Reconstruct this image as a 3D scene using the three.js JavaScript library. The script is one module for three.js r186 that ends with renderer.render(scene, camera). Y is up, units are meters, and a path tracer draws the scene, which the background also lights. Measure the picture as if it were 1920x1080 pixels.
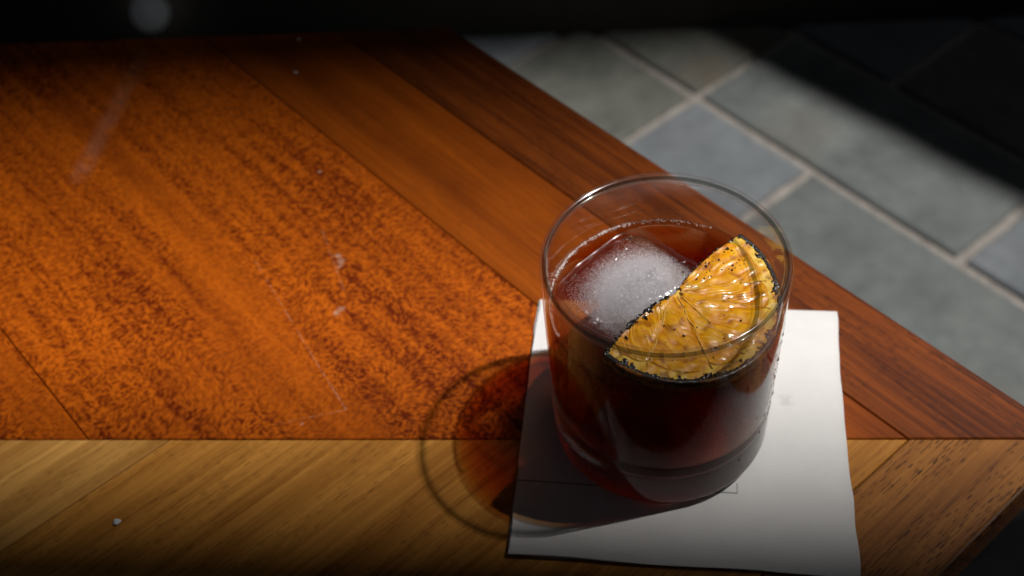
import * as THREE from 'three';
import { mergeGeometries, mergeVertices } from 'three/addons/utils/BufferGeometryUtils.js';
import { ImprovedNoise } from 'three/addons/math/ImprovedNoise.js';
import { RectAreaLightUniformsLib } from 'three/addons/lights/RectAreaLightUniformsLib.js';
import { Brush, Evaluator, SUBTRACTION } from 'three-bvh-csg';

const T = 0.72;                                   // height of the table top above the floor
const scene = new THREE.Scene();

// ---------- camera ----------
const camera = new THREE.PerspectiveCamera(26.5, 16 / 9, 0.02, 30);
camera.position.set(0, T + 0.3959, 0);
camera.up.set(0.0998, 0.6702, -0.7354);
camera.lookAt(0, T + 0.3959 - 0.7391, -0.6736);
camera.focus = 0.41;
camera.userData.fStop = 10;
scene.add(camera);

// ---------- light ----------
scene.background = new THREE.Color().setRGB(0.010, 0.0105, 0.012);
const GX = 0.0526, GZ = -0.2824;                  // foot of the glass
const lampAt = new THREE.Vector3(1.503, T + 2.674, -0.392);
const lampAim = new THREE.Vector3(0.2, T, -0.5);
const key = new THREE.SpotLight(new THREE.Color().setRGB(1, 0.955, 0.9), 47, 0, 0.38, 0.25, 2);
key.position.copy(lampAt); key.target.position.copy(lampAim);
key.castShadow = true; key.shadow.mapSize.set(2048, 2048); key.shadow.radius = 0.9; key.shadow.bias = -0.0002;
key.shadow.camera.near = 0.3; key.shadow.camera.far = 5;
key.name = 'key_light';
scene.add(key, key.target);
RectAreaLightUniformsLib.init();
const soft = new THREE.RectAreaLight(new THREE.Color().setRGB(0.92, 0.96, 1), 0.42, 1.3, 0.9);   // added soft fill from the same side as the key
soft.position.set(1.25, T + 1.25, -1.05); soft.lookAt(GX, T + 0.05, GZ); soft.name = 'added_soft_fill';
scene.add(soft);

const renderer = new THREE.WebGLRenderer({ antialias: true });
renderer.setSize(1024, 576);
renderer.toneMapping = THREE.LinearToneMapping;
renderer.toneMappingExposure = 1;
renderer.shadowMap.enabled = true;
renderer.shadowMap.type = THREE.PCFSoftShadowMap;

// ---------- helpers ----------
function rng(seed) { let a = seed >>> 0; return () => { a = (a + 0x6D2B79F5) | 0; let t = Math.imul(a ^ (a >>> 15), 1 | a); t = (t + Math.imul(t ^ (t >>> 7), 61 | t)) ^ t; return ((t ^ (t >>> 14)) >>> 0) / 4294967296; }; }
const NB = 256, NT = new Float32Array(NB * NB); { const r = rng(77); for (let i = 0; i < NT.length; i++) NT[i] = r(); }
function vn(x, y) {                                // value noise, 0..1
  const xi = Math.floor(x), yi = Math.floor(y); let fx = x - xi, fy = y - yi;
  fx = fx * fx * (3 - 2 * fx); fy = fy * fy * (3 - 2 * fy);
  const x0 = xi & 255, x1 = (xi + 1) & 255, y0 = (yi & 255) << 8, y1 = ((yi + 1) & 255) << 8;
  const a = NT[y0 + x0], b = NT[y0 + x1], c = NT[y1 + x0], d = NT[y1 + x1];
  return a + (b - a) * fx + (c - a + (a - b - c + d) * fx) * fy;
}
const fbm = (x, y) => 0.5 * vn(x, y) + 0.27 * vn(x * 2.1 + 9, y * 2.1 + 4) + 0.15 * vn(x * 4.3 + 31, y * 4.3 + 17) + 0.08 * vn(x * 8.7 + 3, y * 8.7 + 51);
const PN = new ImprovedNoise();
const n3 = (x, y, z) => PN.noise(x, y, z);
const lerp = (a, b, t) => a + (b - a) * t, clamp = (x, a = 0, b = 1) => Math.min(b, Math.max(a, x));
const smooth = (a, b, x) => { const t = clamp((x - a) / (b - a)); return t * t * (3 - 2 * t); };
const toS = (c) => 255 * (c <= 0.0031308 ? 12.92 * c : 1.055 * Math.pow(c, 1 / 2.4) - 0.055);
const used = new Map();
function numbered(name) { const n = used.get(name) ?? 0; used.set(name, n + 1); return n ? name + '_' + String(n).padStart(3, '0') : name; }
function tag(o, label, category, group) { o.userData.label = label; o.userData.category = category; if (group) o.userData.group = group; return o; }
function thing(name, label, category, pos = [0, 0, 0], group) { const g = new THREE.Group(); g.name = numbered(name); g.position.set(...pos); tag(g, label, category, group); scene.add(g); return g; }
function mesh(name, geo, mat, parent) { const m = new THREE.Mesh(geo, mat); m.name = parent === scene ? numbered(name) : name; m.castShadow = m.receiveShadow = true; parent.add(m); return m; }
function tex(w, h, fn, srgb = true) {
  const d = new Uint8Array(w * h * 4), c = [0, 0, 0];
  for (let j = 0; j < h; j++) for (let i = 0; i < w; i++) { fn(i, j, c); const k = 4 * (j * w + i); d[k] = c[0]; d[k + 1] = c[1]; d[k + 2] = c[2]; d[k + 3] = 255; }
  const t = new THREE.DataTexture(d, w, h, THREE.RGBAFormat);
  t.wrapS = t.wrapT = THREE.MirroredRepeatWrapping; t.magFilter = THREE.LinearFilter; t.minFilter = THREE.LinearMipmapLinearFilter; t.generateMipmaps = true; t.anisotropy = 8;
  if (srgb) t.colorSpace = THREE.SRGBColorSpace; t.needsUpdate = true; return t;
}
const lin = (r, g, b) => new THREE.Color().setRGB(r, g, b);

// ---------- floor: slate tiles on a mortar bed, rows parallel to the table edge ----------
const FU = [0.581, 0.814], FV = [0.814, -0.581], FO = [0.285, -1.34];   // along the rows, across the rows, origin
const fpt = (u, v) => [FO[0] + FU[0] * u + FV[0] * v, FO[1] + FU[1] * u + FV[1] * v];
const mortarT = tex(512, 512, (i, j, c) => { const n = fbm(i / 18, j / 18), m = vn(i / 1.6, j / 1.6); const v = 0.75 + 0.35 * n + 0.2 * (m - 0.5); c[0] = clamp(toS(0.31 * v * v), 0, 255); c[1] = clamp(toS(0.285 * v * v), 0, 255); c[2] = clamp(toS(0.26 * v * v), 0, 255); });
const floorMat = new THREE.MeshStandardMaterial({ map: mortarT, roughness: 0.95 }); floorMat.name = 'mortar';
const floorGeo = new THREE.PlaneGeometry(8, 8).rotateX(-Math.PI / 2);
{ const uv = floorGeo.attributes.uv; for (let i = 0; i < uv.count; i++) uv.setXY(i, uv.getX(i) * 26, uv.getY(i) * 26); }
const floor = mesh('floor', floorGeo, floorMat, scene); floor.userData.kind = 'structure';
const slateTex = (seed, a, b, rust) => tex(512, 512, (i, j, c) => {
  const x = i / 512 * 0.5 + seed, y = j / 512 * 0.5 + seed * 1.7;        // half a metre of stone
  const n = fbm(x * 13, y * 13), m = fbm(x * 60 + 5, y * 60), f = vn(x * 700, y * 700), cl = fbm(x * 22 + 40, y * 8);
  const k = clamp(-0.08 + 0.75 * n + 0.5 * m + 0.18 * (f - 0.5) + 0.5 * (cl - 0.5)), ru = rust * smooth(0.55, 0.75, fbm(x * 8 + 11, y * 8 + 3));
  for (let q = 0; q < 3; q++) c[q] = clamp(toS(lerp(lerp(a[q], b[q], k), [0.22, 0.16, 0.10][q], ru)), 0, 255);
});
const slates = [slateTex(1.3, [0.085, 0.095, 0.095], [0.22, 0.235, 0.225], 0.2), slateTex(4.1, [0.12, 0.133, 0.147], [0.25, 0.27, 0.285], 0.06), slateTex(7.7, [0.085, 0.09, 0.08], [0.23, 0.23, 0.195], 0.4)]
  .map((t) => { const m = new THREE.MeshStandardMaterial({ map: t, color: lin(0.75, 0.77, 0.79), bumpMap: t, bumpScale: 0.0012, roughness: 0.72 }); m.name = 'slate'; return m; });
function tile(u0, u1, v0, v1, k, lift) {
  const g = 0.0075, ch = 0.003, h = 0.008 + lift, r = rng(k * 31 + 5), P = [], UV = [], N = 5;
  const ring = (inset, y) => { const o = []; const c = [[u0 + g + inset, v0 + g + inset], [u1 - g - inset, v0 + g + inset], [u1 - g - inset, v1 - g - inset], [u0 + g + inset, v1 - g - inset]];
    for (let s = 0; s < 4; s++) for (let q = 0; q < N; q++) { const t = q / N, a = c[s], b = c[(s + 1) % 4]; const u = lerp(a[0], b[0], t), v = lerp(a[1], b[1], t); const w = 0.0022 * (vn(u * 40 + 9 + k, v * 40) - 0.5) * 2; o.push([u + (s % 2 ? w : 0), v + (s % 2 ? 0 : w), y]); } return o; };
  const A = ring(0, 0.0), B = ring(0, h - ch), Cc = ring(ch, h), q = k * 0.37 % 1;
  const put = (p) => { const [x, z] = fpt(p[0], p[1]); P.push(x, p[2], z); UV.push(p[0] / 0.5 + q, p[1] / 0.5 + q * 1.9); };
  const n = A.length, mid = [(u0 + u1) / 2, (v0 + v1) / 2, h];
  for (let i = 0; i < n; i++) { const j = (i + 1) % n; for (const [a, b] of [[A, B], [B, Cc]]) { put(a[i]); put(b[j]); put(a[j]); put(a[i]); put(b[i]); put(b[j]); } put(Cc[i]); put(mid); put(Cc[j]); }
  const geo = new THREE.BufferGeometry(); geo.setAttribute('position', new THREE.Float32BufferAttribute(P, 3)); geo.setAttribute('uv', new THREE.Float32BufferAttribute(UV, 2)); geo.computeVertexNormals();
  mesh('slate_tile', geo, slates[k % 3], floor);
}
{
  const W = 0.209, r = rng(12); let k = 1;
  const fixed = { '-1': [-0.66, -0.24, 0, 0.213, 0.66, 0.98, 1.3], '0': [-0.75, -0.40, 0, 0.44, 0.79, 1.2], '1': [-0.62, -0.2, 0.17, 0.56, 0.83, 1.2] };
  for (let row = -5; row <= 6; row++) {
    const js = fixed[row] ?? (() => { const o = [-0.9 + 0.2 * r()]; while (o[o.length - 1] < 1.1) o.push(o[o.length - 1] + 0.2 + 0.25 * r()); return o; })();
    for (let i = 0; i + 1 < js.length; i++) { const kk = row === -1 && i === 2 ? 1 : row === -1 && i === 3 ? 6 : row === 0 && i === 2 ? 3 : row === -1 && i === 1 ? 5 : k; tile(js[i], js[i + 1], row * W, (row + 1) * W, kk + 0, 0.0015 * r()); k++; }
  }
}

// ---------- dark wall behind, with a small round lamp on it ----------
{
  const a = [-0.767, -1.606], b = [0.801, -1.441], d = [b[0] - a[0], b[1] - a[1]], L = Math.hypot(...d);
  const g = new THREE.BoxGeometry(6, 2.6, 0.12); const wt = tex(256, 256, (i, j, c) => { const v = 0.034 + 0.026 * fbm(i / 20, j / 20); c[0] = toS(v * 1.15); c[1] = toS(v * 0.95); c[2] = toS(v * 0.8); });
  const w = mesh('wall_back', g, new THREE.MeshStandardMaterial({ map: wt, roughness: 0.9 }), scene); w.material.name = 'dark_stained_wall';
  w.userData.kind = 'structure';
  const nx = -d[1] / L, nz = d[0] / L;            // towards the camera
  w.position.set((a[0] + b[0]) / 2 - nx * 0.06, 1.3, (a[1] + b[1]) / 2 - nz * 0.06); w.rotation.y = Math.atan2(-d[1], d[0]);
  // the round lamp: where the sight line leaves through the wall face
  const ray = [-0.2665, -0.5604, -0.8658], o = [0, T + 0.3959, 0];
  const t = ((a[0] - o[0]) * nx + (a[1] - o[2]) * nz) / (ray[0] * nx + ray[2] * nz);
  const p = [o[0] + ray[0] * t, o[1] + ray[1] * t, o[2] + ray[2] * t];
  const lampG = thing('globe_lamp', 'small dim frosted globe lamp on the black wall behind the table', 'lamp', [p[0], p[1], p[2]]);
  const gm = new THREE.MeshStandardMaterial({ color: lin(0.7, 0.72, 0.72), roughness: 0.6, emissive: lin(0.009, 0.0095, 0.010), emissiveIntensity: 1 });
  gm.name = 'lamp_globe_glow';
  const gl = mesh('globe', new THREE.SphereGeometry(0.028, 32, 20), gm, lampG); gl.position.set(nx * 0.03, 0, nz * 0.03);
  const pl = new THREE.PointLight(lin(0.95, 0.98, 1), 0.0008, 0, 2); pl.castShadow = true; pl.name = 'globe_lamp_glow'; pl.position.set(nx * 0.03, 0, nz * 0.03); lampG.add(pl);
  const col = mesh('collar', new THREE.CylinderGeometry(0.012, 0.014, 0.012, 24).rotateX(Math.PI / 2), new THREE.MeshStandardMaterial({ color: lin(0.03, 0.03, 0.03), roughness: 0.5, metalness: 0.6 }), lampG);
  col.position.set(nx * 0.0065, 0, nz * 0.0065); col.rotation.y = Math.atan2(nx, nz);
}

// ---------- table ----------
const A0 = [0.2098, -0.2547], ue = [-0.6011, -0.7992], un = [-0.7992, 0.6011];
const tp = (s, t) => [A0[0] + ue[0] * s + un[0] * t, A0[1] + ue[1] * s + un[1] * t];

// straight-grained wood: x runs along the grain
function straight(seed, mPerTex, w, h, a, b, pore, o = {}) {
  const { pores = 0.5, streak = 1, fine = 1, bands = 0.5 } = o;
  return tex(w, h, (i, j, c) => {
    const x = i / w * mPerTex + seed, y = j / h * (mPerTex * h / w) + seed * 3.3;
    const wob = 0.0012 * (vn(x * 9, y * 30) - 0.5) + 0.0025 * (vn(x * 3 + 7, y * 8) - 0.5), yy = y + wob;
    const f1 = vn(x * 30, yy * 1500), f2 = vn(x * 14 + 50, yy * 520), f3 = fbm(x * 5, yy * 70), f4 = fbm(x * 40, y * 60);
    let k = 0.5 + fine * 0.28 * (f1 - 0.5) + streak * 0.5 * (f2 - 0.5) + bands * 1.0 * (f3 - 0.5) + 0.4 * (f4 - 0.5);
    k = clamp(k);
    const p1 = vn(x * 250 + 3, yy * 3600 + 9), p2 = vn(x * 26, yy * 160 + 70);
    const p = pores * smooth(0.70, 0.86, p1) * smooth(0.25, 0.65, p2);
    for (let q = 0; q < 3; q++) c[q] = clamp(toS(lerp(lerp(b[q], a[q], k), pore[q], p)), 0, 255);
  });
}
// mottled figure: short worm-like flecks whose run swirls (noise smeared along a drifting direction)
function mottled(seed, w, h, mx, marks) {
  const s = mx / w, hgt = h * s, src = new Float32Array(w * h), out = new Float32Array(w * h);
  for (let j = 0; j < h; j++) for (let i = 0; i < w; i++) { const x = i * s, y = j * s; src[j * w + i] = vn(x * 1050 + seed, y * 1050) * 0.75 + vn(x * 2400 + 40, y * 2400 + seed) * 0.25; }
  let mean = 0, sq = 0;
  for (let j = 0; j < h; j++) for (let i = 0; i < w; i++) {
    const x = i * s, y = j * s;
    const edge = smooth(0.03, 0.0, y - 0.002);
    const th = lerp(4.2 * (vn(x * 34 + seed, y * 46) - 0.5) + 2.4 * (vn(x * 150 + 8, y * 150 + seed) - 0.5) + 1.1, 1.5, edge * 0.75);
    const dx = Math.cos(th), dy = Math.sin(th), len = 1.6 + 2.6 * vn(x * 60, y * 60 + 31);
    let acc = 0, n = 0;
    for (let q = -len; q <= len; q += 0.8) { const a = (i + dx * q + w) % w | 0, b = clamp(j + dy * q, 0, h - 1) | 0; acc += src[b * w + a]; n++; }
    acc /= n; out[j * w + i] = acc; mean += acc; sq += acc * acc;
  }
  mean /= w * h; const sd = Math.sqrt(sq / (w * h) - mean * mean);
  const A = [0.46, 0.097, 0.0036], B = [0.105, 0.0125, 0.0009], S = [0.34, 0.07, 0.0027];
  return tex(w, h, (i, j, c) => {
    const x = i * s, y = j * s;
    const z = (out[j * w + i] - mean) / sd;
    const str = fbm(x * 4 + seed, y * 34), plain = smooth(0.56, 0.70, str);                 // straighter, quieter bands
    const big = fbm(x * 11 + 3, y * 26 + seed), fib = vn(x * 60, y * 1500);
    const amp = 0.9 + 0.4 * smooth(0.3, 0.7, fbm(x * 21 + 60, y * 40 + seed)), streak = fbm(x * 9 + seed, y * 210);
    let k = clamp(0.47 + 0.185 * z * amp * (1 - 0.25 * plain) + 0.34 * (big - 0.5) + 0.8 * (streak - 0.5) + 0.16 * (fib - 0.5));
    const m = marks ? marks(x, y) : 0;
    for (let q = 0; q < 3; q++) { const base = lerp(lerp(B[q], A[q], k), S[q], plain * 0.35); c[q] = clamp(toS(lerp(base, [0.55, 0.40, 0.31][q], m)), 0, 255); }
  });
}
function seg(x, y, x0, y0, x1, y1) { const dx = x1 - x0, dy = y1 - y0, t = clamp(((x - x0) * dx + (y - y0) * dy) / (dx * dx + dy * dy)); return [Math.hypot(x - x0 - dx * t, y - y0 - dy * t), t]; }
// scuffs, a smear and scratches on the wide mottled plank; x = distance along the plank from 0.12 m, y = across from 0.1027 m
function scuffs(x, y) {
  const s = x + 0.12, t = y + 0.1027; let m = 0;
  if (s > 0.40 && s < 0.50 && t > 0.12) { const [d, q] = seg(s, t, 0.4182, 0.2073, 0.4841, 0.1336); m = Math.max(m, 0.10 * smooth(0.0075, 0.001, d) * smooth(0.25, 0.8, fbm(s * 160, t * 160) + 0.18)); }
  const spot = (a, b, rx, amt) => { const d = Math.hypot(s - a, t - b); if (d < rx * 2) m = Math.max(m, amt * smooth(rx * 1.2, rx * 0.3, d + rx * 1.3 * (fbm(s * 700, t * 700) - 0.5))); };
  spot(0.2777, 0.1483, 0.0022, 0.3); spot(0.2815, 0.1470, 0.0018, 0.35); spot(0.2755, 0.1505, 0.0013, 0.3); spot(0.3344, 0.1203, 0.0010, 0.75); spot(0.254, 0.1654, 0.0020, 0.3); spot(0.2535, 0.1682, 0.0016, 0.4); spot(0.215, 0.213, 0.0009, 0.3);
  const scr = (x0, y0, x1, y1, w, amt) => { const [d, q] = seg(s, t, x0, y0, x1, y1); m = Math.max(m, amt * smooth(w, w * 0.3, d) * smooth(0.25, 0.6, vn(q * 40 + x0 * 999, 3))); };
  scr(0.3056, 0.1764, 0.2337, 0.1911, 0.0003, 0.24); scr(0.2337, 0.1911, 0.2081, 0.1958, 0.0004, 0.3); scr(0.2081, 0.1958, 0.222, 0.2205, 0.0004, 0.2); scr(0.30, 0.143, 0.262, 0.158, 0.0003, 0.25);
  return m;
}
const mottA = mottled(3, 2048, 1024, 0.46, scuffs), mottB = mottled(19, 1024, 512, 0.23, null);
const redT = straight(2.1, 0.3, 1024, 512, [0.21, 0.048, 0.005], [0.055, 0.010, 0.0018], [0.025, 0.006, 0.002], { pores: 0.7, streak: 1.1, fine: 1.5 });
const orangeT = straight(6.4, 0.3, 1024, 512, [0.32, 0.070, 0.0028], [0.13, 0.024, 0.0014], [0.13, 0.03, 0.003], { pores: 0.55, streak: 0.6, fine: 1.2, bands: 0.9 });
const goldT = straight(11.2, 0.3, 1024, 1024, [0.58, 0.262, 0.05], [0.25, 0.086, 0.010], [0.12, 0.036, 0.006], { pores: 0.5, streak: 1.0, fine: 1.3, bands: 1.0 });
const paleT = straight(15.9, 0.3, 1024, 512, [0.66, 0.35, 0.09], [0.28, 0.11, 0.018], [0.16, 0.06, 0.015], { pores: 0.5, streak: 1.0, fine: 0.7, bands: 1.3 });
const brownT = straight(21.5, 0.3, 1024, 512, [0.40, 0.165, 0.034], [0.15, 0.045, 0.009], [0.04, 0.012, 0.004], { pores: 0.85, streak: 1.1, fine: 1.2, bands: 0.8 });
function wood(map, name, rough = 0.42, bump = 0.00009) { const m = new THREE.MeshPhysicalMaterial({ map, bumpMap: map, bumpScale: bump, roughness: rough, specularIntensity: 0.45 }); m.name = name; return m; }
const WM = { mott: wood(mottA, 'mottled_red_wood'), mott2: wood(mottB, 'mottled_red_wood_plain'), red: wood(redT, 'dark_red_wood'), orange: wood(orangeT, 'orange_wood'), gold: wood(goldT, 'golden_wood', 0.46), pale: wood(paleT, 'pale_golden_wood', 0.46), brown: wood(brownT, 'brown_wood') };
const edgeMat = new THREE.MeshStandardMaterial({ map: brownT, color: lin(0.35, 0.28, 0.25), roughness: 0.55 }); edgeMat.name = 'table_body_wood';

// convex polygons in table coordinates (s, t)
function clipPoly(P, a, b, c) { const o = []; for (let i = 0; i < P.length; i++) { const p = P[i], q = P[(i + 1) % P.length], dp = a * p[0] + b * p[1] - c, dq = a * q[0] + b * q[1] - c; if (dp <= 0) o.push(p); if ((dp < 0 && dq > 0) || (dp > 0 && dq < 0)) { const k = dp / (dp - dq); o.push([lerp(p[0], q[0], k), lerp(p[1], q[1], k)]); } } return o; }
function inset(P, d) {
  let area = 0; for (let i = 0; i < P.length; i++) { const p = P[i], q = P[(i + 1) % P.length]; area += p[0] * q[1] - q[0] * p[1]; }
  const sg = area > 0 ? 1 : -1; let R = P;
  for (let i = 0; i < P.length; i++) { const p = P[i], q = P[(i + 1) % P.length], ex = q[0] - p[0], ey = q[1] - p[1], l = Math.hypot(ex, ey); if (l < 1e-6) continue; const nx = sg * ey / l, ny = -sg * ex / l; R = clipPoly(R, nx, ny, nx * p[0] + ny * p[1] - d); }
  return R;
}
function slab(P, y0, y1, ch, uvf) {
  const out = inset(P, 0), top = inset(P, ch), pos = [], uv = [];
  let area = 0; for (let i = 0; i < out.length; i++) { const p = out[i], q = out[(i + 1) % out.length]; area += p[0] * q[1] - q[0] * p[1]; }
  if (area < 0) { out.reverse(); top.reverse(); }
  // pair the corners of the two outlines by nearness
  const near = out.map((p) => top.reduce((b, q) => Math.hypot(q[0] - p[0], q[1] - p[1]) < Math.hypot(b[0] - p[0], b[1] - p[1]) ? q : b));
  const put = (p, y) => { const [x, z] = tp(p[0], p[1]); pos.push(x, y, z); const [u, v] = uvf(p[0], p[1] + (y1 - y) * 0.7); uv.push(u, v); };
  const tri = (a, ya, b, yb, c, yc) => { put(a, ya); put(b, yb); put(c, yc); };
  const n = out.length;
  for (let i = 1; i + 1 < n; i++) { tri(near[0], y1, near[i], y1, near[i + 1], y1); tri(out[0], y0, out[i + 1], y0, out[i], y0); }
  for (let i = 0; i < n; i++) { const j = (i + 1) % n; tri(out[i], y1 - ch, out[j], y1 - ch, near[j], y1); tri(out[i], y1 - ch, near[j], y1, near[i], y1); tri(out[i], y0, out[j], y0, out[j], y1 - ch); tri(out[i], y0, out[j], y1 - ch, out[i], y1 - ch); }
  // make every face look outward whatever the handedness of (s, t)
  const g = new THREE.BufferGeometry(); g.setAttribute('position', new THREE.Float32BufferAttribute(pos, 3)); g.setAttribute('uv', new THREE.Float32BufferAttribute(uv, 2));
  g.computeVertexNormals();
  if (g.attributes.normal.getY(0) < 0) { for (let i = 0; i < pos.length; i += 9) for (let q = 0; q < 3; q++) { const t = pos[i + 3 + q]; pos[i + 3 + q] = pos[i + 6 + q]; pos[i + 6 + q] = t; } for (let i = 0; i < uv.length; i += 6) for (let q = 0; q < 2; q++) { const t = uv[i + 2 + q]; uv[i + 2 + q] = uv[i + 4 + q]; uv[i + 4 + q] = t; } g.setAttribute('position', new THREE.Float32BufferAttribute(pos, 3)); g.setAttribute('uv', new THREE.Float32BufferAttribute(uv, 2)); g.computeVertexNormals(); }
  return g;
}
const table = thing('wooden_table', 'square polished table top of mitred red and golden planks on a pedestal', 'table', [0, 0, 0]);
const SZ = 0.8, far = (P) => { const a = [0.3806, 0.0019], b = [0.5528, 0.1871], ex = b[0] - a[0], ey = b[1] - a[1], l = Math.hypot(ex, ey), nx = ey / l, ny = -ex / l; return clipPoly(P, nx, ny, nx * a[0] + ny * a[1]); };
{
  const JG = 0.00018, box = (s0, s1, t0, t1) => [[s0, t0], [s1, t0], [s1, t1], [s0, t1]];
  const put = (P, mat, uvf, ch = 0.0005, lift = 0) => { P = far(P); if (P.length < 3) return; P = inset(P, JG); if (P.length < 3) return; mesh('plank', slab(P, T - 0.011, T + lift, ch, uvf), mat, table); };
  const quad = (P, k) => { // wedge k: 0 right, 1 near, 2 far, 3 left
    if (k === 0) return clipPoly(clipPoly(P, -1.041, 1, 0), 1, 1, SZ);
    if (k === 1) return clipPoly(clipPoly(P, 1.041, -1, 0), 1, 1, SZ);
    if (k === 2) return clipPoly(clipPoly(P, -1.041, 1, 0), -1, -1, -SZ);
    return clipPoly(clipPoly(P, 1.041, -1, 0), -1, -1, -SZ);
  };
  const along = (L, H, os, ot) => (s, t) => [(s - os) / L, (t - ot) / H], across = (L, H, os, ot) => (s, t) => [(t - ot) / L, (s - os) / H];
  put(quad(box(0, SZ, 0.0019, 0.0467), 0), WM.red, along(0.3, 0.15, 0, 0));
  put(quad(box(0, SZ, 0.0467, 0.1027), 0), WM.orange, along(0.3, 0.15, 0.05, 0), 0.0004, -0.0001);
  put(quad(box(0, SZ, 0.1027, 0.281), 0), WM.mott, along(0.46, 0.23, 0.12, 0.1027), 0.0004, 0);
  put(quad(box(0, SZ, 0.281, 0.4), 0), WM.mott2, along(0.23, 0.115, 0.1, 0.281), 0.0004, -0.0001);
  put(quad(box(0.0029, 0.0446, 0, SZ), 1), WM.brown, across(0.3, 0.15, 0, 0));
  put(quad(box(0.0446, 0.2463, 0, SZ), 1), WM.gold, across(0.3, 0.3, 0.0446, 0.02), 0.0004, -0.0001);
  put(quad(box(0.2463, 0.4, 0, SZ), 1), WM.pale, across(0.3, 0.15, 0.2463, 0.1), 0.0004, 0);
  put(quad(box(SZ - 0.0467, SZ, 0, SZ), 2), WM.brown, across(0.3, 0.15, 0.1, 0.3));
  put(quad(box(SZ - 0.246, SZ - 0.0467, 0, SZ), 2), WM.gold, across(0.3, 0.3, 0.1, 0.3));
  put(quad(box(0.4, SZ - 0.246, 0, SZ), 2), WM.pale, across(0.3, 0.15, 0.1, 0.3));
  put(quad(box(0, SZ, SZ - 0.0467, SZ), 3), WM.red, along(0.3, 0.15, 0.1, 0.2));
  put(quad(box(0, SZ, SZ - 0.1027, SZ - 0.0467), 3), WM.orange, along(0.3, 0.15, 0.2, 0.3));
  put(quad(box(0, SZ, 0.4, SZ - 0.1027), 3), WM.mott2, along(0.23, 0.115, 0.2, 0.3));
  const body = far(box(0.0042, SZ - 0.002, 0.0032, SZ - 0.002));
  mesh('core', slab(body, T - 0.034, T - 0.0115, 0.001, (s, t) => [s / 0.3, t / 0.15]), edgeMat, table);
  // pedestal under the middle of the top
  const [px, pz] = tp(0.42, 0.42), dark = new THREE.MeshStandardMaterial({ color: lin(0.03, 0.022, 0.018), roughness: 0.5 }); dark.name = 'dark_pedestal';
  const pts = [[0.0, 0.0095], [0.22, 0.0095], [0.225, 0.014], [0.22, 0.022], [0.08, 0.03], [0.045, 0.06], [0.038, 0.3], [0.042, 0.62], [0.09, 0.675], [0.09, T - 0.0345], [0, T - 0.0345]].map((p) => new THREE.Vector2(...p));
  const ped = mesh('pedestal', new THREE.LatheGeometry(pts, 48), dark, table); ped.position.set(px, 0, pz);
  // worn pale arris along the near edge
  const wt = tex(1024, 16, (i, j, c) => { const k = smooth(0.42, 0.62, fbm(i / 14, j / 9)); for (let q = 0; q < 3; q++) c[q] = toS(lerp([0.12, 0.04, 0.01][q], [0.42, 0.33, 0.27][q], k)); });
  const wm = new THREE.MeshStandardMaterial({ map: wt, roughness: 0.6 }); wm.name = 'worn_edge_wood';
  const R = 0.0021, g = new THREE.CylinderGeometry(R, R, 0.78, 12, 1).rotateZ(Math.PI / 2); const e = mesh('worn_edge', g, wm, table);
  const [ex, ez] = tp(0.0045, 0.395); e.position.set(ex, T - R - 0.0002, ez); e.rotation.y = Math.atan2(-un[1], un[0]);
}
// crumbs
{
  const cm = new THREE.MeshStandardMaterial({ color: lin(0.62, 0.64, 0.66), roughness: 0.8 }); cm.name = 'crumb';
  for (const [s, t, r, label] of [[0.2263, 0.2915, 0.0013, 'tiny white crumb on the golden planks of the table'], [0.4312, 0.0666, 0.0009, 'pale speck of dust on the orange plank by the black wall'], [0.4079, 0.0843, 0.0008, 'pale speck of dust on the orange plank beside the mottled plank']]) {
    const g = new THREE.IcosahedronGeometry(r, 2), p = g.attributes.position; for (let i = 0; i < p.count; i++) { const k = 1 + 0.45 * n3(p.getX(i) * 900, p.getY(i) * 900, p.getZ(i) * 900 + t * 99); p.setXYZ(i, p.getX(i) * k * 1.2, p.getY(i) * k * 0.6, p.getZ(i) * k); } g.computeVertexNormals();
    const [x, z] = tp(s, t), m = mesh('crumb', g, cm, scene); m.position.set(x, T + r * 0.5, z); tag(m, label, 'crumb');
  }
}

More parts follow.
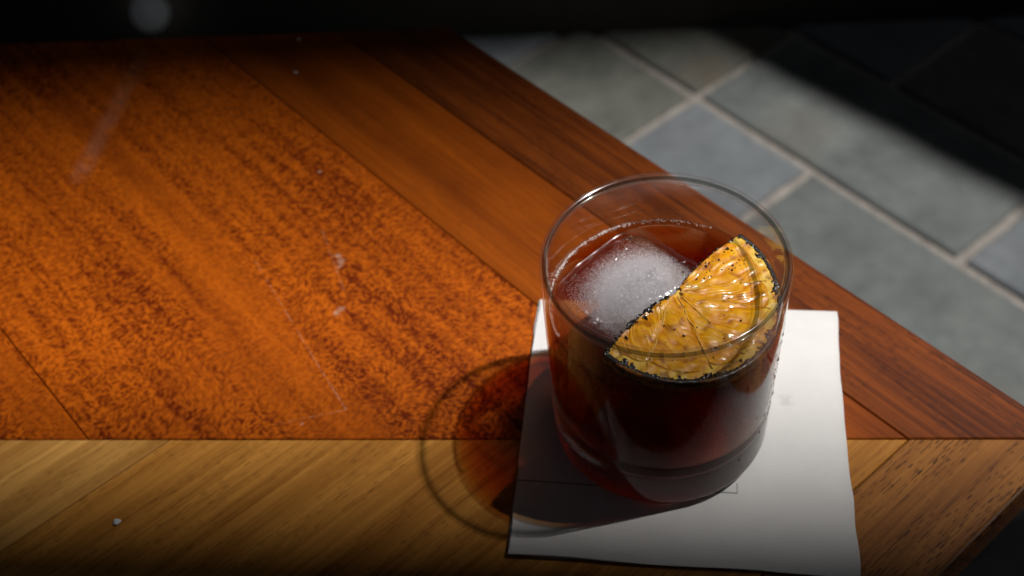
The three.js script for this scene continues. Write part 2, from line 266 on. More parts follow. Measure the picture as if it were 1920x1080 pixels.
// ---------- napkin ----------
const NAP = { x: 0.0614, z: -0.2783, a: 0.1864, s: 0.125 };
{
  const N = 1024;
  const printed = (x, z) => { // metres from the middle of the napkin
    let m = 0; const h = (x0, x1, zz, w) => { if (x > x0 && x < x1 && Math.abs(z - zz) < w) m = 1; }, v = (xx, z0, z1, w) => { if (z > z0 && z < z1 && Math.abs(x - xx) < w) m = 1; };
    h(-0.063, 0.0203, 0.0302, 0.00022); v(0.0202, 0.0258, 0.0303, 0.00016); return m;
  };
  const t = tex(N, N, (i, j, c) => {
    const x = (i / N - 0.5) * NAP.s, z = (j / N - 0.5) * NAP.s; const f = vn(i / 1.7, j / 1.7), g = fbm(i / 60, j / 60), w = 0.5 + 0.5 * Math.sin(i * 1.05) * Math.sin(j * 1.05);
    let v = 0.64 + 0.05 * (g - 0.5) + 0.035 * (f - 0.5) + 0.015 * (w - 0.5); const p = printed(x, z) * 0.85;
    const smudge = 0.16 * smooth(0.0062, 0.0, Math.hypot((x - 0.040) * 1.7, z + 0.015) + 0.009 * (fbm(i / 14, j / 14) - 0.5));
    v *= 1 - smudge * (0.6 + 0.8 * vn(i / 2.2, j / 2.2)); c[0] = toS(lerp(v, 0.03, p)); c[1] = toS(lerp(v * 0.995, 0.07, p)); c[2] = toS(lerp(v * 0.99, 0.06, p));
  });
  const bt = tex(512, 512, (i, j, c) => { const v = 128 + 60 * Math.sin(i * 1.57) * Math.sin(j * 1.57) + 60 * (vn(i / 2, j / 2) - 0.5); c[0] = c[1] = c[2] = clamp(v, 0, 255); }, false);
  t.wrapS = t.wrapT = THREE.ClampToEdgeWrapping;
  const paper = new THREE.MeshStandardMaterial({ map: t, bumpMap: bt, bumpScale: 0.00005, roughness: 0.92 }); paper.name = 'napkin_paper';
  const plain = new THREE.MeshStandardMaterial({ color: lin(0.63, 0.63, 0.62), bumpMap: bt, bumpScale: 0.00005, roughness: 0.92 }); plain.name = 'napkin_paper_plain';
  const nap = thing('paper_napkin', 'folded white paper napkin under the cocktail glass', 'napkin', [NAP.x, T, NAP.z]); nap.rotation.y = -NAP.a;
  function sheet(y0, th, sx, sz, seed, curl) {
    const n = 48, P = [], UV = [], I = [];
    const f = (i, j) => { const u = i / n - 0.5, v = j / n - 0.5; const wx = 0.0012 * n3(v * 7, seed, 1.3) * (Math.abs(u) > 0.49 ? 1 : 0.6), wz = 0.0005 * n3(u * 6, seed, 7.7);
      const x = u * sx + wx, z = v * sz + wz;
      const rC = Math.hypot(x - (GX - NAP.x), z - (GZ - NAP.z)), free = smooth(0.040, 0.062, rC);
      const y = y0 + curl * free * (0.0009 * smooth(0.0, -0.5, u) * (0.6 + 0.6 * (v + 0.5)) + 0.0007 * smooth(0.25, 0.5, v) + 0.0005 * Math.abs(n3(u * 4 + seed, v * 4, 0.5)));
      return [x, y, z]; };
    for (const side of [1, 0]) for (let j = 0; j <= n; j++) for (let i = 0; i <= n; i++) { const [x, y, z] = f(i, j); P.push(x, y + side * th, z); UV.push(i / n, j / n); }
    const M = (n + 1) * (n + 1), id = (i, j, b) => b * M + j * (n + 1) + i;
    for (let j = 0; j < n; j++) for (let i = 0; i < n; i++) { I.push(id(i, j, 0), id(i, j + 1, 0), id(i + 1, j + 1, 0), id(i, j, 0), id(i + 1, j + 1, 0), id(i + 1, j, 0)); I.push(id(i, j, 1), id(i + 1, j + 1, 1), id(i, j + 1, 1), id(i, j, 1), id(i + 1, j, 1), id(i + 1, j + 1, 1)); }
    const wallq = (a, b) => { I.push(a[0], b[0], b[1], a[0], b[1], a[1]); };
    for (let i = 0; i < n; i++) { wallq([id(i + 1, 0, 0), id(i + 1, 0, 1)], [id(i, 0, 0), id(i, 0, 1)].reverse().reverse()); wallq([id(i, n, 0), id(i, n, 1)], [id(i + 1, n, 0), id(i + 1, n, 1)]); wallq([id(0, i, 0), id(0, i, 1)], [id(0, i + 1, 0), id(0, i + 1, 1)]); wallq([id(n, i + 1, 0), id(n, i + 1, 1)], [id(n, i, 0), id(n, i, 1)]); }
    const g = new THREE.BufferGeometry(); g.setAttribute('position', new THREE.Float32BufferAttribute(P, 3)); g.setAttribute('uv', new THREE.Float32BufferAttribute(UV, 2)); g.setIndex(I);
    const o = g.toNonIndexed(); o.computeVertexNormals(); g.computeVertexNormals(); return g;
  }
  const low = mesh('ply', sheet(0.0002, 0.0003, 0.1235, 0.124, 3.1, 0.5), plain, nap); low.position.set(-0.0008, 0, -0.0004); low.rotation.y = 0.006;
  mesh('ply', sheet(0.0008, 0.0003, 0.1250, 0.1245, 8.4, 1.0), paper, nap);
}

// ---------- cocktail glass ----------
const GB = T + 0.0012;                              // it stands on the napkin
const HG = 0.0925, HL = 0.0695;                      // rim and liquid heights above the foot
const Ro = (y) => lerp(0.0413, 0.0428, clamp((y - 0.01) / (HG - 0.01)));
const V2 = (a) => a.map((p) => new THREE.Vector2(p[0], p[1]));
const clear = new THREE.MeshPhysicalMaterial({ color: 0xffffff, transmission: 1, thickness: 0, roughness: 0.06, ior: 1.5 }); clear.name = 'thin_clear_glass';
const solid = new THREE.MeshPhysicalMaterial({ color: 0xffffff, transmission: 1, thickness: 0.01, roughness: 0.0, ior: 1.5 }); solid.name = 'solid_clear_glass';
const rimShadeMat = new THREE.MeshPhysicalMaterial({ color: lin(0.68, 0.70, 0.67), transmission: 1, thickness: 0, roughness: 0.03, ior: 1.6 }); rimShadeMat.name = 'tinted_rim_shade_glass';  // tint of the added inner ring darkens the rim line and its shadow
const rimMat = new THREE.MeshPhysicalMaterial({ color: 0xffffff, transmission: 1, thickness: 0, roughness: 0.15, ior: 1.75 }); rimMat.name = 'rounded_rim_glass';
const glass = thing('rocks_glass', 'short clear rocks glass with a thick base on the white napkin', 'glass', [GX, GB, GZ]);
{
  const wallPts = []; for (let i = 0; i <= 24; i++) { const y = lerp(0.0275, HG - 0.0016, i / 24); wallPts.push([Ro(y), y]); }
  const w = mesh('wall', new THREE.LatheGeometry(V2(wallPts), 160), clear, glass);
  const inPts = []; for (let i = 0; i <= 8; i++) { const y = lerp(HL + 0.0014, HG - 0.0016, i / 8); inPts.push([Ro(y) - 0.0018, y]); } inPts.reverse();
  mesh('wall', new THREE.LatheGeometry(V2(inPts), 160), clear, glass);
  const rim = []; const rr = 0.0016; for (let i = 0; i <= 20; i++) { const a = -Math.PI / 2 + i / 20 * Math.PI * 2; rim.push([Ro(HG) - rr + Math.cos(a) * rr * 1.0, HG - rr + Math.sin(a) * rr * 1.25]); }
  const rimMesh = mesh('rim', new THREE.LatheGeometry(V2(rim), 200), rimMat, glass);
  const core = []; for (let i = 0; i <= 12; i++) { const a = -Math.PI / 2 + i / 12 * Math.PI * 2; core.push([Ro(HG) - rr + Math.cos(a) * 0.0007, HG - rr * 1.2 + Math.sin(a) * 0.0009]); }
  mesh('rim_shade_ring', new THREE.LatheGeometry(V2(core), 200), rimShadeMat, rimMesh);
  // thick base: shallow punt below, dished floor above
  const b = [[0, 0.0022], [0.026, 0.0018], [0.0335, 0.0006], [0.0358, 0.0]];
  for (let i = 0; i <= 10; i++) { const a = i / 10 * Math.PI / 2; b.push([0.0366 + 0.0047 * Math.sin(a), 0.0062 - 0.0062 * Math.cos(a)]); }
  b.push([Ro(0.018), 0.018], [Ro(0.0272) - 0.0001, 0.0272], [Ro(0.0272) - 0.0009, 0.0272]);
  const bg = new THREE.LatheGeometry(V2(b), 160), baseMesh = mesh('base', bg, solid, glass);
  const dish = [b[b.length - 1]]; for (let i = 0; i <= 10; i++) { const a = i / 10 * Math.PI / 2; dish.push([0.0305 + 0.0098 * Math.cos(a), 0.0265 - 0.0118 * Math.sin(a)]); }
  dish.push([0.015, 0.0143], [0, 0.0141]);
  mesh('dished_floor', new THREE.LatheGeometry(V2(dish), 160), clear, baseMesh);
}

// ---------- ice ----------
const rot = Math.atan2(0.63, 0.777);
const ICE = { x: -0.0100, z: -0.0088, hx: 0.0240, hy: 0.017, hz: 0.0205, top: HL + 0.0048 };
function iceGeo(shrink, bumps) {
  const h = [ICE.hx - shrink, ICE.hy - shrink, ICE.hz - shrink], r = 0.0085, n = bumps ? 84 : 30;
  let g = new THREE.BoxGeometry(2 * h[0], 2 * h[1], 2 * h[2], n, n, n); g.deleteAttribute('uv'); g.deleteAttribute('normal'); g = mergeVertices(g, 1e-6);
  const p = g.attributes.position;
  for (let i = 0; i < p.count; i++) {
    const v = [p.getX(i), p.getY(i), p.getZ(i)], c = v.map((q, k) => clamp(q, -(h[k] - r), h[k] - r)), d = v.map((q, k) => q - c[k]), l = Math.hypot(...d) || 1;
    const w = c.map((q, k) => q + d[k] / l * r); const nn = 0.0022 * n3(w[0] * 55 + 3, w[1] * 55, w[2] * 55) + 0.0008 * n3(w[0] * 170, w[1] * 170 + 5, w[2] * 170);
    const fine = bumps ? 0.00034 * smooth(0.0, 0.35, n3(w[0] * 70, 3, w[2] * 70)) * smooth(0.0175, 0.013, Math.max(Math.abs(w[0]) * 0.85, Math.abs(w[2]))) * n3(w[0] * 480, w[1] * 480, w[2] * 480 + 2) + 0.00002 * n3(w[0] * 1000, w[1] * 1000, w[2] * 1000 + 9) : 0;
    const k = nn + fine; p.setXYZ(i, w[0] + d[0] / l * k, w[1] + d[1] / l * k - 0.0012 * smooth(0.2, 1, Math.abs(w[0]) / h[0]), w[2] + d[2] / l * k);
  }
  const uv = new Float32Array(p.count * 2); for (let i = 0; i < p.count; i++) { uv[2 * i] = p.getX(i) / 0.04; uv[2 * i + 1] = p.getZ(i) / 0.04; }
  g.setAttribute('uv', new THREE.BufferAttribute(uv, 2)); g.computeVertexNormals(); return g;
}
const icePos = [GX + ICE.x, GB + ICE.top - ICE.hy, GZ + ICE.z];
const ice = thing('ice_cube', 'large rounded ice cube with a cloudy middle floating in the dark red drink', 'ice cube', icePos); ice.rotation.y = rot;
{
  const bt = tex(512, 512, (i, j, c) => { const v = 255 * (0.55 * fbm(i / 26, j / 26) + 0.45 * Math.pow(vn(i / 7, j / 7), 2)); c[0] = c[1] = c[2] = v; }, false);
  const im = new THREE.MeshPhysicalMaterial({ color: lin(0.97, 0.97, 0.99), transmission: 1, thickness: 0, roughness: 0.16, ior: 1.45, bumpMap: bt, bumpScale: 0.0002 }); im.name = 'wet_clear_ice';
  const sg = iceGeo(0, true); mesh('surface', sg, im, ice);
  { const q = rng(29), sp = sg.attributes.position, sn = sg.attributes.normal, parts = []; let n = 0;
    const wm = new THREE.MeshPhysicalMaterial({ color: 0xffffff, transmission: 1, thickness: 0, roughness: 0.15, ior: 1.6 }); wm.name = 'melt_water';
    while (n < 120) { const i = Math.floor(q() * sp.count); if (sn.getY(i) < 0.6) continue; const x = sp.getX(i), z = sp.getZ(i);
      const d = Math.exp(-(Math.pow((x + 0.002) / 0.009, 2) + Math.pow((z - 0.006) / 0.008, 2))) + 0.8 * smooth(-0.014, -0.019, x) * smooth(0.012, 0, Math.abs(z - 0.004)); if (q() > d + 0.05) continue;
      const s0 = 0.0003 + 0.0009 * q() * q(); const g = new THREE.SphereGeometry(1, 10, 7); g.scale(s0 * (1 + q()), s0 * 0.45, s0 * (0.8 + 0.6 * q())); g.rotateY(q() * 6); g.translate(x, sp.getY(i), z); parts.push(g); n++; }
    // the waterline: liquid drawn up where it wets the sides of the cube
    const bins = new Array(48).fill(0), yl = HL + 0.0003 - (ICE.top - ICE.hy);
    for (let i = 0; i < sp.count; i++) { if (Math.abs(sp.getY(i) - yl) > 0.0012) continue; const a = Math.atan2(sp.getZ(i), sp.getX(i)), b = Math.floor((a / 6.28319 + 1) * 48) % 48; bins[b] = Math.max(bins[b], Math.hypot(sp.getX(i), sp.getZ(i))); }
    const loop = bins.map((d, b) => { const a = (b + 0.5) / 48 * 6.28319, e = d || (bins[(b + 1) % 48] + bins[(b + 47) % 48]) / 2 || 0.02; return new THREE.Vector3(Math.cos(a) * (e + 0.0001), yl + 0.0002, Math.sin(a) * (e + 0.0001)); });
    mesh('waterline', new THREE.TubeGeometry(new THREE.CatmullRomCurve3(loop, true), 220, 0.00055, 10, true), wm, ice);
    mesh('melt_water', mergeGeometries(parts), wm, ice).userData.kind = 'stuff'; }
  const r = rng(5), cnt = 240000, bm = new THREE.MeshPhysicalMaterial({ color: lin(0.99, 0.975, 0.985), roughness: 1, transmission: 0.45, thickness: 0, specularIntensity: 0.2 }); bm.name = 'trapped_air';
  const inst = new THREE.InstancedMesh(new THREE.OctahedronGeometry(1, 0), bm, cnt), M = new THREE.Matrix4(), q = new THREE.Quaternion(), e = new THREE.Euler();
  const gauss = () => Math.sqrt(-2 * Math.log(1 - r())) * Math.cos(6.28318 * r());
  for (let k = 0; k < cnt;) {
    const x = gauss() * 0.0088 + 0.0003, z = gauss() * 0.0074 + 0.0034, y = ICE.hy - 0.0012 - Math.abs(gauss()) * 0.0042 - 5 * x * x - 5 * z * z;
    const lim = Math.max(Math.abs(x) / (ICE.hx - 0.004), Math.abs(z) / (ICE.hz - 0.0028)); if (lim > 1 || y < -ICE.hy + 0.004) continue;
    const s = 0.00005 + 0.00006 * r(); e.set(r() * 6, r() * 6, r() * 6); q.setFromEuler(e); M.compose(new THREE.Vector3(x, y, z), q, new THREE.Vector3(s, s, s)); inst.setMatrixAt(k++, M);
  }
  const hg = new THREE.IcosahedronGeometry(1, 24), hp = hg.attributes.position, bx = (t) => Math.sign(t) * Math.pow(Math.abs(t), 0.72); // the densest milky middle
  for (let i = 0; i < hp.count; i++) { const v = [hp.getX(i), hp.getY(i), hp.getZ(i)], q = 1 + 0.22 * n3(v[0] * 1.7 + 4, v[1] * 1.7, v[2] * 1.7) + 0.08 * n3(v[0] * 6, v[1] * 6, v[2] * 6 + 3); hp.setXYZ(i, bx(v[0]) * 0.0130 * q + 0.0004, bx(v[1]) * 0.0046 * q + ICE.hy - 0.0092, bx(v[2]) * 0.0108 * q + 0.0036); }
  const hgm = mergeVertices((hg.deleteAttribute('normal'), hg.deleteAttribute('uv'), hg), 1e-7); hgm.computeVertexNormals(); mesh('milky_middle', hgm, bm, ice);
  inst.name = 'cloudy_core'; inst.userData.kind = 'stuff'; inst.castShadow = inst.receiveShadow = true; ice.add(inst);
}

// ---------- the drink ----------
const drink = thing('red_cocktail', 'dark red brown cocktail filling the rocks glass', 'drink', [GX, GB, GZ]);
{
  const g0 = -0.0002, pts = [[0, 0.0141 + g0], [0.015, 0.0143 + g0]];
  for (let i = 10; i >= 0; i--) { const a = i / 10 * Math.PI / 2; pts.push([0.0305 + (0.0098 - g0) * Math.cos(a), 0.0265 - (0.0118 - g0) * Math.sin(a)]); }
  pts.push([Ro(0.0276) - 0.0007, 0.0277]);
  for (let i = 1; i <= 10; i++) { const y = lerp(0.0277, HL + 0.0002, i / 10); pts.push([Ro(y) - 0.0006, y]); }
  const ri = Ro(HL) - 0.0018; pts.push([ri, HL + 0.0013], [ri - 0.0003, HL + 0.0008], [ri - 0.0008, HL + 0.0004], [ri - 0.0017, HL + 0.00012], [ri - 0.003, HL], [0.02, HL], [0, HL]);
  const lg = new THREE.LatheGeometry(V2(pts), 128);
  const liq = new THREE.MeshPhysicalMaterial({ color: 0xffffff, transparent: true, opacity: 0.2, transmission: 1, thickness: 0.05, roughness: 0.03, ior: 1.36, attenuationColor: lin(0.48, 0.12, 0.018), attenuationDistance: 0.0175 }); liq.name = 'red_brown_liquid';
  const A = new Brush(lg, liq); A.updateMatrixWorld();
  const B = new Brush(iceGeo(0.00025, false), liq); B.position.set(ICE.x, ICE.top - ICE.hy, ICE.z); B.rotation.y = rot; B.updateMatrixWorld();
  const ev = new Evaluator(); ev.useGroups = false; ev.attributes = ['position', 'normal', 'uv'];
  const res = ev.evaluate(A, B, SUBTRACTION);
  mesh('liquid', res.geometry, liq, drink);
  // suspended pulp that clouds the drink
  const pr = rng(15), pm = new THREE.MeshPhysicalMaterial({ color: lin(0.80, 0.26, 0.04), roughness: 1, transmission: 0.5, thickness: 0, specularIntensity: 0.2 }); pm.name = 'suspended_pulp';
  const pulp = new THREE.InstancedMesh(new THREE.OctahedronGeometry(1, 0), pm, 130000), PM = new THREE.Matrix4();
  for (let k = 0; k < 130000;) { const a = pr() * 6.2832, q = 0.0385 * Math.sqrt(pr()), y = lerp(0.024, HL - 0.010, pr()), x = Math.sin(a) * q, z = Math.cos(a) * q, dx = x - ICE.x, dz = z - ICE.z;
    if (y > ICE.top - 2 * ICE.hy - 0.001 && Math.abs(dx * 0.777 - dz * 0.63) < ICE.hx + 0.001 && Math.abs(dx * 0.63 + dz * 0.777) < ICE.hz + 0.001) continue;
    const sc = 0.00005 + 0.00008 * pr(); PM.makeScale(sc, sc, sc).setPosition(x, y, z); pulp.setMatrixAt(k++, PM); }
  pulp.name = 'pulp'; pulp.userData.kind = 'stuff'; pulp.castShadow = pulp.receiveShadow = true; drink.add(pulp);
  // fine bubbles where the liquid meets the glass; their white paints the meniscus highlight
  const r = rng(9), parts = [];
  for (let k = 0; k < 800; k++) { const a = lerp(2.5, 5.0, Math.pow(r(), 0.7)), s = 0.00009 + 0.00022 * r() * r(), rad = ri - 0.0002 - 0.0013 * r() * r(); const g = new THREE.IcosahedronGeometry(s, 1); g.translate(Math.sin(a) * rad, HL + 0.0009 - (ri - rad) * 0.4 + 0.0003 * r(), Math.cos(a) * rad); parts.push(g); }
  const fm = new THREE.MeshPhysicalMaterial({ color: lin(0.95, 0.92, 0.9), transmission: 0.3, thickness: 0, roughness: 0.35, ior: 1.4 }); fm.name = 'glint_bubble_white';
  const glintFoam = mesh('glint_bubbles', mergeGeometries(parts), fm, drink); glintFoam.userData.kind = 'stuff';
}

// ---------- charred orange slice ----------
{
  const X = new THREE.Vector3(0.75, 0, -0.66).normalize(), Y = new THREE.Vector3(0, 1, 0), Z = new THREE.Vector3().crossVectors(X, Y);
  const slice = thing('orange_slice', 'half wheel of orange with charred black edges resting in the drink', 'orange slice', [GX + 0.0030, GB + HL + 0.0020, GZ + 0.0014]);
  slice.quaternion.setFromRotationMatrix(new THREE.Matrix4().makeBasis(X, Y, Z)).multiply(new THREE.Quaternion().setFromAxisAngle(new THREE.Vector3(1, 0, 0), 0.15));
  const TH = 0.0054, RR = 0.0375;
  const flesh = new THREE.MeshPhysicalMaterial({ vertexColors: true, roughness: 0.35, clearcoat: 0.7, clearcoatRoughness: 0.1 }); flesh.name = 'orange_flesh';
  const pithM = new THREE.MeshPhysicalMaterial({ vertexColors: true, roughness: 0.5, clearcoat: 0.5, clearcoatRoughness: 0.2 }); pithM.name = 'orange_pith';
  const char = new THREE.MeshPhysicalMaterial({ color: lin(0.008, 0.007, 0.007), roughness: 0.45, clearcoat: 0.6, clearcoatRoughness: 0.25 }); char.name = 'charred_black';
  const rr = rng(41);
  // outline wobble of the half wheel
  const Rw = (ph) => RR * (1 + 0.012 * n3(Math.cos(ph) * 2, Math.sin(ph) * 2, 4.2));
  function surf(nu, nv, f, closeU = false) { // f(u,v) -> {p, c}
    const P = [], C = [], I = []; for (let j = 0; j <= nv; j++) for (let i = 0; i <= nu; i++) { const { p, c } = f(i / nu, j / nv); P.push(...p); C.push(...c); }
    for (let j = 0; j < nv; j++) for (let i = 0; i < nu; i++) { const a = j * (nu + 1) + i, b = a + 1, d = a + nu + 1, e = d + 1; I.push(a, d, b, b, d, e); }
    const g = new THREE.BufferGeometry(); g.setAttribute('position', new THREE.Float32BufferAttribute(P, 3)); g.setAttribute('color', new THREE.Float32BufferAttribute(C, 3)); g.setIndex(I); g.computeVertexNormals(); return g;
  }
  const mix3 = (a, b, t) => [lerp(a[0], b[0], t), lerp(a[1], b[1], t), lerp(a[2], b[2], t)];
  // pith and membranes: one half disc with a toasted rim
  const PALE = [0.98, 0.62, 0.07], TOAST = [0.26, 0.055, 0.006], ORG = [0.90, 0.38, 0.006];
  const pith = surf(200, 78, (u, v) => {
    const ph = u * Math.PI, R1 = Rw(ph) - 0.0012; let rho, y;
    const w = v * 26;
    if (w <= 18) { rho = R1 * (w / 18); y = TH - 0.0009 + 0.0007 * smooth(0.78, 0.9, w / 18); } else if (w <= 22) { rho = R1; y = lerp(TH - 0.0002, 0, (w - 18) / 4); } else { rho = R1 * (1 - (w - 22) / 4); y = 0; }
    const x = Math.cos(ph) * rho, z = Math.sin(ph) * rho; if (w < 18) y += 0.00035 * n3(x * 400, z * 400, 2) * (w > 2 ? 1 : 0);
    const tst = smooth(0.12, 0.45, n3(x * 330, z * 330, 8) + 0.45 * n3(x * 900, z * 900, 3)), br = smooth(-0.15, 0.3, n3(x * 170 + 9, z * 170, 1));
    return { p: [x, y, z], c: mix3(mix3(PALE, ORG, 0.8 * br), TOAST, tst * 0.75) };
  });
  mesh('pith', pith, pithM, slice);
  { // flat cut face
    const s = new THREE.PlaneGeometry(2 * (RR - 0.0014), TH - 0.0012, 40, 3); s.rotateY(Math.PI); s.translate(0, TH / 2 - 0.0003, -0.00005); const n = s.attributes.position.count, c = []; for (let i = 0; i < n; i++) c.push(...mix3(ORG, TOAST, 0.6)); s.setAttribute('color', new THREE.Float32BufferAttribute(c, 3)); mesh('cut_face', s, pithM, slice);
  }
  // rind: burnt skin around the curve
  const rind = surf(140, 20, (u, v) => {
    const ph = lerp(-0.012, Math.PI + 0.012, u), a = v * Math.PI * 2, R1 = Rw(ph) - 0.0011, kx = 0.0012, ky = TH / 2 + 0.0001;
    const sq = (t) => Math.sign(t) * Math.pow(Math.abs(t), 0.6);
    const lump = 1 + 0.22 * n3(ph * 16, a * 1.5, 3) + 0.15 * n3(ph * 50, a * 3, 7);
    const rho = R1 + kx * sq(Math.cos(a)) * lump, y = TH / 2 + ky * sq(Math.sin(a)) * (1 + 0.05 * n3(ph * 30, 2, a));
    const burn = smooth(-0.15, 0.25, n3(ph * 4 + 2, a * 0.8, 1) + 0.5 * n3(ph * 22, a * 2, 6) + (Math.sin(a) > 0.3 ? 0.28 : -0.02));
    return { p: [Math.cos(ph) * rho, y, Math.sin(ph) * rho], c: mix3(mix3([0.55, 0.20, 0.01], [0.20, 0.06, 0.008], smooth(0, 0.4, n3(ph * 30, a * 2, 12))), [0.009, 0.007, 0.006], burn) };
  });
  mesh('rind', rind, pithM, slice);
  // segments
  const cuts = [0.0, 0.62, 1.0, 1.66, 2.05, 2.74, Math.PI], R0 = 0.0026;
  for (let k = 0; k + 1 < cuts.length; k++) {
    const a0 = cuts[k], a1 = cuts[k + 1], gap = 0;
    const g = surf(36, 52, (u, v) => {
      const rho = lerp(R0, RR - 0.0050 + 0.0012 * n3(k * 3.3 + u * 1.4, 2, 1) - 0.0022 * Math.pow(Math.abs(2 * u - 1), 5), v), gp = Math.asin(clamp(gap / rho, 0, 0.9));
      const lo = a0 + (k === 0 ? 0.004 : gp), hi = a1 - (k === cuts.length - 2 ? 0.004 : gp);
      let ph = lerp(lo, Math.max(lo + 0.01, hi), u);
      const eu = Math.min(u, 1 - u) * (hi - lo) * rho, evd = Math.min(v, 1 - v) * (RR - 0.008);
      const edge = smooth(0, 0.0011, Math.min(eu, evd * 1.3));
      const corner = smooth(0.75, 1, v) * 0.0;
      const x = Math.cos(ph) * rho, z = Math.sin(ph) * rho, al = rho * 1, ac = (ph - (a0 + a1) / 2) * 0.02;
      // vesicles: drop-shaped sacs lying along the radius
      const pw = ph + 0.16 * n3(al * 70, ph * 6, k), ves = n3(al * 150 + k * 7, pw * (9 + rho * 420), k * 2.7), ves2 = n3(x * 620, z * 620, k + 0.4), ves3 = n3(x * 190, z * 190, k + 5.5);
      const y = TH + edge * (0.00005 + 0.00020 * ves + 0.00007 * ves2 + 0.0006 * ves3);
      const tone = clamp(0.5 + 0.9 * ves + 0.35 * ves2 + 0.5 * ves3);
      let c = mix3([0.66, 0.22, 0.001], [0.95, 0.45, 0.003], tone);
      c = mix3(c, [0.70, 0.36, 0.003], 0.6 * smooth(0.1, 0.5, n3(x * 120, z * 120, 20)));
      const b = smooth(0.22, 0.5, n3(x * 260, z * 260, 33) + 0.35 * smooth(0.006, 0.0, z)); c = mix3(c, [0.28, 0.06, 0.004], b * 0.6);
      return { p: [x, y, z], c };
    });
    mesh('segment', g, flesh, slice);
  }
  // membranes between the segments: thin raised pale ridges
  const memM = new THREE.MeshPhysicalMaterial({ color: lin(0.90, 0.52, 0.10), roughness: 0.3, clearcoat: 1, clearcoatRoughness: 0.08 }); memM.name = 'orange_membrane';
  for (let k = 1; k + 1 < cuts.length; k++) {
    const pts = []; for (let i = 0; i <= 16; i++) { const rho = lerp(0.002, RR - 0.0046, i / 16), ph = cuts[k] + 0.0016 / (rho + 0.003) * n3(i * 0.3, k * 3.7, 1) ; pts.push(new THREE.Vector3(Math.cos(ph) * rho, TH - 0.00002 + 0.0003 * n3(i * 0.5, k * 1.7, 4), Math.sin(ph) * rho)); }
    const g = new THREE.TubeGeometry(new THREE.CatmullRomCurve3(pts), 50, 0.00026, 7); const p = g.attributes.position; for (let i = 0; i < p.count; i++) { const s = 0.0004 * n3(p.getX(i) * 700, p.getY(i) * 700, p.getZ(i) * 700); p.setY(i, p.getY(i) + s); } g.computeVertexNormals();
    mesh('membrane', g, memM, slice);
  }
  // char: crust along the cut edge, burnt blobs and specks
  const crust = []; const blob = (x, y, z, sx, sy, sz, det = 1) => { const g = new THREE.IcosahedronGeometry(1, det), p = g.attributes.position; const o = rr() * 50; for (let i = 0; i < p.count; i++) { const k = 1 + 0.55 * n3(p.getX(i) * 1.8 + o, p.getY(i) * 1.8, p.getZ(i) * 1.8); p.setXYZ(i, p.getX(i) * k * sx, p.getY(i) * k * sy, p.getZ(i) * k * sz); } g.rotateY(rr() * 3); g.translate(x, y, z); g.computeVertexNormals(); return g; };
  for (let i = 0; i < 300; i++) { // thick and ragged on one half, thin on the other, none at the core
    const x = lerp(-RR + 0.0008, RR - 0.0008, (i + rr()) / 300), up = x > 0.001, heavy = smooth(-0.15, 0.35, n3(x * 170, 3, 3)) * (up ? 0.35 : 1);
    if (Math.abs(x - 0.0002) < 0.0022 && rr() < 0.75) continue; if (rr() > 0.45 + 0.55 * heavy) continue;
    const spur = !up && rr() < 0.3 ? rr() * rr() * 0.0042 : 0, sz = up ? 0.6 : 1;
    crust.push(blob(x + (rr() - 0.5) * 0.001, TH - 0.0006 + 0.0008 * rr() - (rr() < 0.4 ? rr() * 0.004 : 0) + (spur ? 0.0002 : 0), (rr() - 0.62) * 0.0011 + spur, (0.0005 + 0.0010 * rr() * heavy) * sz, (0.0003 + 0.0005 * rr()) * sz, (0.00035 + 0.0009 * rr() * heavy) * sz * (spur ? 0.6 : 1), 1));
  }
  for (let i = 0; i < 240; i++) { const ph = rr() * Math.PI, heavy = smooth(-0.2, 0.4, n3(ph * 5, 8, 2)), rho = Rw(ph) - 0.0012 - (0.0008 + 0.0022 * heavy) * rr() * rr(); crust.push(blob(Math.cos(ph) * rho, TH - 0.0001, Math.sin(ph) * rho, 0.0003 + 0.0007 * rr() * (0.4 + heavy), 0.00028, 0.0003 + 0.0005 * rr() * (0.4 + heavy), 1)); }
  mesh('charred_crust', mergeGeometries(crust), char, slice).userData.kind = 'stuff';
  const fl = [];
  for (let i = 0; i < 64; i++) { const nearEdge = rr() < 0.75, ph = nearEdge ? (rr() < 0.5 ? 0.04 + 0.35 * rr() : Math.PI - 0.04 - 0.4 * rr()) : 0.1 + 2.9 * rr(), rho = 0.006 + 0.024 * Math.sqrt(rr()), big = rr() < 0.16 ? 2.0 : 1; fl.push(blob(Math.cos(ph) * rho, TH + 0.0002, Math.sin(ph) * rho, big * (0.00015 + 0.0003 * rr()), 0.0003, big * (0.00013 + 0.00018 * rr()), 0)); }
  mesh('char_flecks', mergeGeometries(fl), char, slice).userData.kind = 'stuff';
  // the halves of the cut edge bow out on either side of the core
  for (const m of slice.children) { const p = m.geometry.attributes.position; for (let i = 0; i < p.count; i++) { const x = p.getX(i), z = p.getZ(i); p.setZ(i, z - (0.0019 * Math.pow(Math.sin(Math.PI * clamp(Math.abs(x) / RR)), 0.8) - 0.0004) * smooth(0.014, 0.0, z)); } p.needsUpdate = true; m.geometry.computeVertexNormals(); }
}

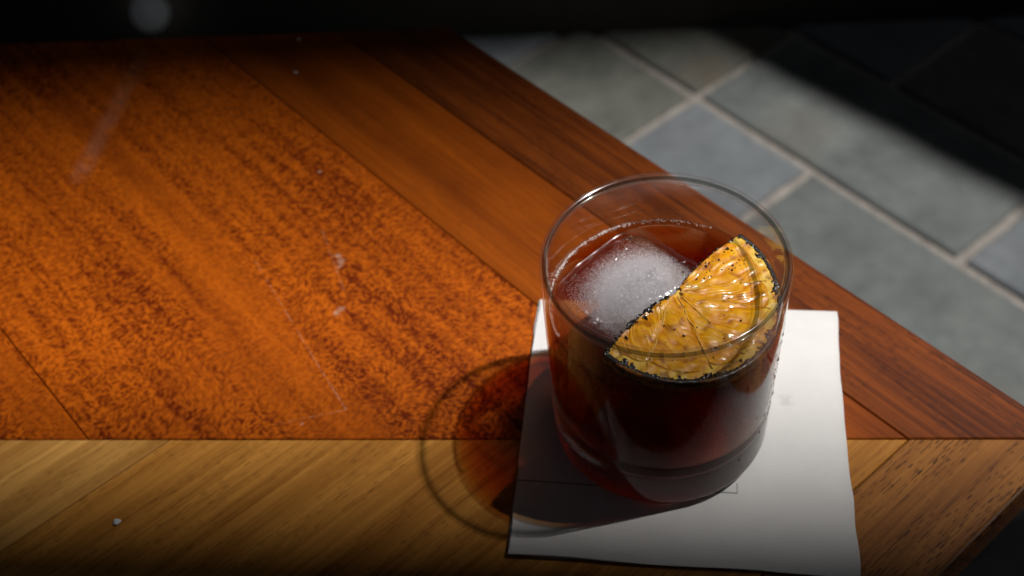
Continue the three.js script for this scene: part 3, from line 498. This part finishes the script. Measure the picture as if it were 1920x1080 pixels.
// ---------- condensation on the glass ----------
{
  const water = new THREE.MeshPhysicalMaterial({ color: 0xffffff, transmission: 1, thickness: 0.001, roughness: 0.0, ior: 1.33 }); water.name = 'water_drops';
  const r = rng(63), parts = [];
  const drop = (a, y, s, sy) => { const g = new THREE.SphereGeometry(1, 10, 7); g.scale(s, s * sy, s * 0.45); g.translate(0, 0, Ro(y) - 0.00005); g.rotateY(a); g.translate(0, y, 0); parts.push(g); };
  for (let k = 0; k < 420; k++) { const a = 1.25 + 0.42 * (r() + r() - 1), y = 0.022 + 0.047 * r(); drop(a, y, 0.0002 + 0.0006 * r() * r() * r(), 1 + 0.4 * r()); }
  for (let k = 0; k < 160; k++) { const a = lerp(-1.3, 1.4, r()), y = 0.012 + 0.054 * r(); drop(a, y, 0.00014 + 0.0002 * r() * r(), 1.1); }
  for (const [a, y, s] of [[0.62, 0.017, 0.0011], [0.9, 0.022, 0.0008], [0.95, 0.03, 0.0008], [1.08, 0.046, 0.0008], [0.78, 0.036, 0.0006], [1.2, 0.05, 0.0007], [-0.95, 0.022, 0.0009], [-1.1, 0.016, 0.0008], [1.25, 0.028, 0.0009]]) drop(a, y, s, 1.3);
  for (let k = 0; k < 26; k++) { const a = lerp(2.2, 4.6, r()), y = lerp(HL + 0.004, HG - 0.004, r()), g = new THREE.SphereGeometry(1, 8, 6), q = 0.00018 + 0.0003 * r() * r(); g.scale(q, q, q * 0.6); g.translate(0, 0, Ro(y) - 0.00185); g.rotateY(a); g.translate(0, y, 0); parts.push(g); }
  const m = mesh('condensation', mergeGeometries(parts), water, glass); m.userData.kind = 'stuff';
}

// ---------- added, unseen: lamp, shutters that fade its light, cloth that shades the floor ----------
{
  const onBeam = (x, z, k, y = T) => new THREE.Vector3(x, y, z).sub(lampAt).multiplyScalar(k).add(lampAt);  // a point of the table plane, moved up the beam
  const leaf = (poly, k, th, y0 = T) => { const P = [], I = [], n = poly.length; for (const d of [0, th]) for (const [x, z] of poly) { const v = onBeam(x, z, k, y0); v.y -= d; P.push(v.x, v.y, v.z); }
    const o0 = n - 2; for (let q = 1; q + 1 < n; q++) { const a = (o0 + q) % n, b = (o0 + q + 1) % n; I.push(o0, a, b, n + o0, n + b, n + a); } for (let i = 0; i < n; i++) { const j = (i + 1) % n; I.push(i, n + i, n + j, i, n + j, j); }
    const g = new THREE.BufferGeometry(); g.setAttribute('position', new THREE.Float32BufferAttribute(P, 3)); g.setIndex(I); const o = g.toNonIndexed(); o.computeVertexNormals(); return o; };
  const black = new THREE.MeshStandardMaterial({ color: lin(0.012, 0.012, 0.012), roughness: 0.8, side: THREE.DoubleSide }); black.name = 'black_metal';
  const lamp = thing('added_spot_lamp', 'added unseen spot lamp with shutters that fade its light over the table', 'lamp');  // added lamp in place of sunlight
  const dir = lampAim.clone().sub(lampAt).normalize();
  const hs = mesh('added_housing', new THREE.CylinderGeometry(0.05, 0.06, 0.14, 32, 1, true), black, lamp); hs.position.copy(lampAt).addScaledVector(dir, -0.06); hs.quaternion.setFromUnitVectors(new THREE.Vector3(0, 1, 0), dir.clone().negate());
  const bm = new THREE.MeshStandardMaterial({ color: lin(0.8, 0.8, 0.8), emissive: lin(1, 0.95, 0.9), emissiveIntensity: 1 }); bm.name = 'added_bulb_glow';
  const b = mesh('added_bulb', new THREE.SphereGeometry(0.0182, 24, 16), bm, lamp); b.position.copy(lampAt); b.castShadow = false;
  const jd = [0.99, 0.141];  // leaves added near the lamp to fade the light towards the edges
  mesh('added_shutter', leaf([[GX - 1.4 * jd[0], -0.266 - 1.4 * jd[1]], [GX + 1.6 * jd[0], -0.266 + 1.6 * jd[1]], [1.7, 1.2], [-1.4, 1.2]], 0.243, 0.002), black, lamp);
  mesh('added_shutter', leaf([[-1.2, -0.555], [0.11, -0.437], [0.21, -1.7], [-1.2, -1.7]], 0.155, 0.002), black, lamp);
  mesh('added_shutter', leaf([[0.28, -0.235], [0.58, -0.62], [1.3, -0.665], [1.8, 0.5], [0.28, 1.2]], 0.26, 0.002), black, lamp);
  mesh('added_shutter', leaf([[-0.7, -1.50], [0.6, -1.385], [0.6, -2.9], [-0.7, -2.9]], 0.15, 0.002, 0), black, lamp);
  const cloth = new THREE.MeshStandardMaterial({ color: lin(0.03, 0.03, 0.03), roughness: 0.9, side: THREE.DoubleSide }); cloth.name = 'added_dark_cloth';  // cloth added only to cast the shadow edge on the floor
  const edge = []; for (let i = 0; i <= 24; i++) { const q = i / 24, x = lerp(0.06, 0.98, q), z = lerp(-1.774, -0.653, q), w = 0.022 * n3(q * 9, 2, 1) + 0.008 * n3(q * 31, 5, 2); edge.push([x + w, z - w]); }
  const sh = mesh('added_shade_cloth', leaf([...edge, [1.8, -0.65], [1.8, -2.6], [0.05, -2.6]], 0.40, 0.003, 0), cloth, scene); tag(sh, 'added unseen dark cloth that casts the shadow on the slate floor', 'shade');
}

renderer.render(scene, camera);
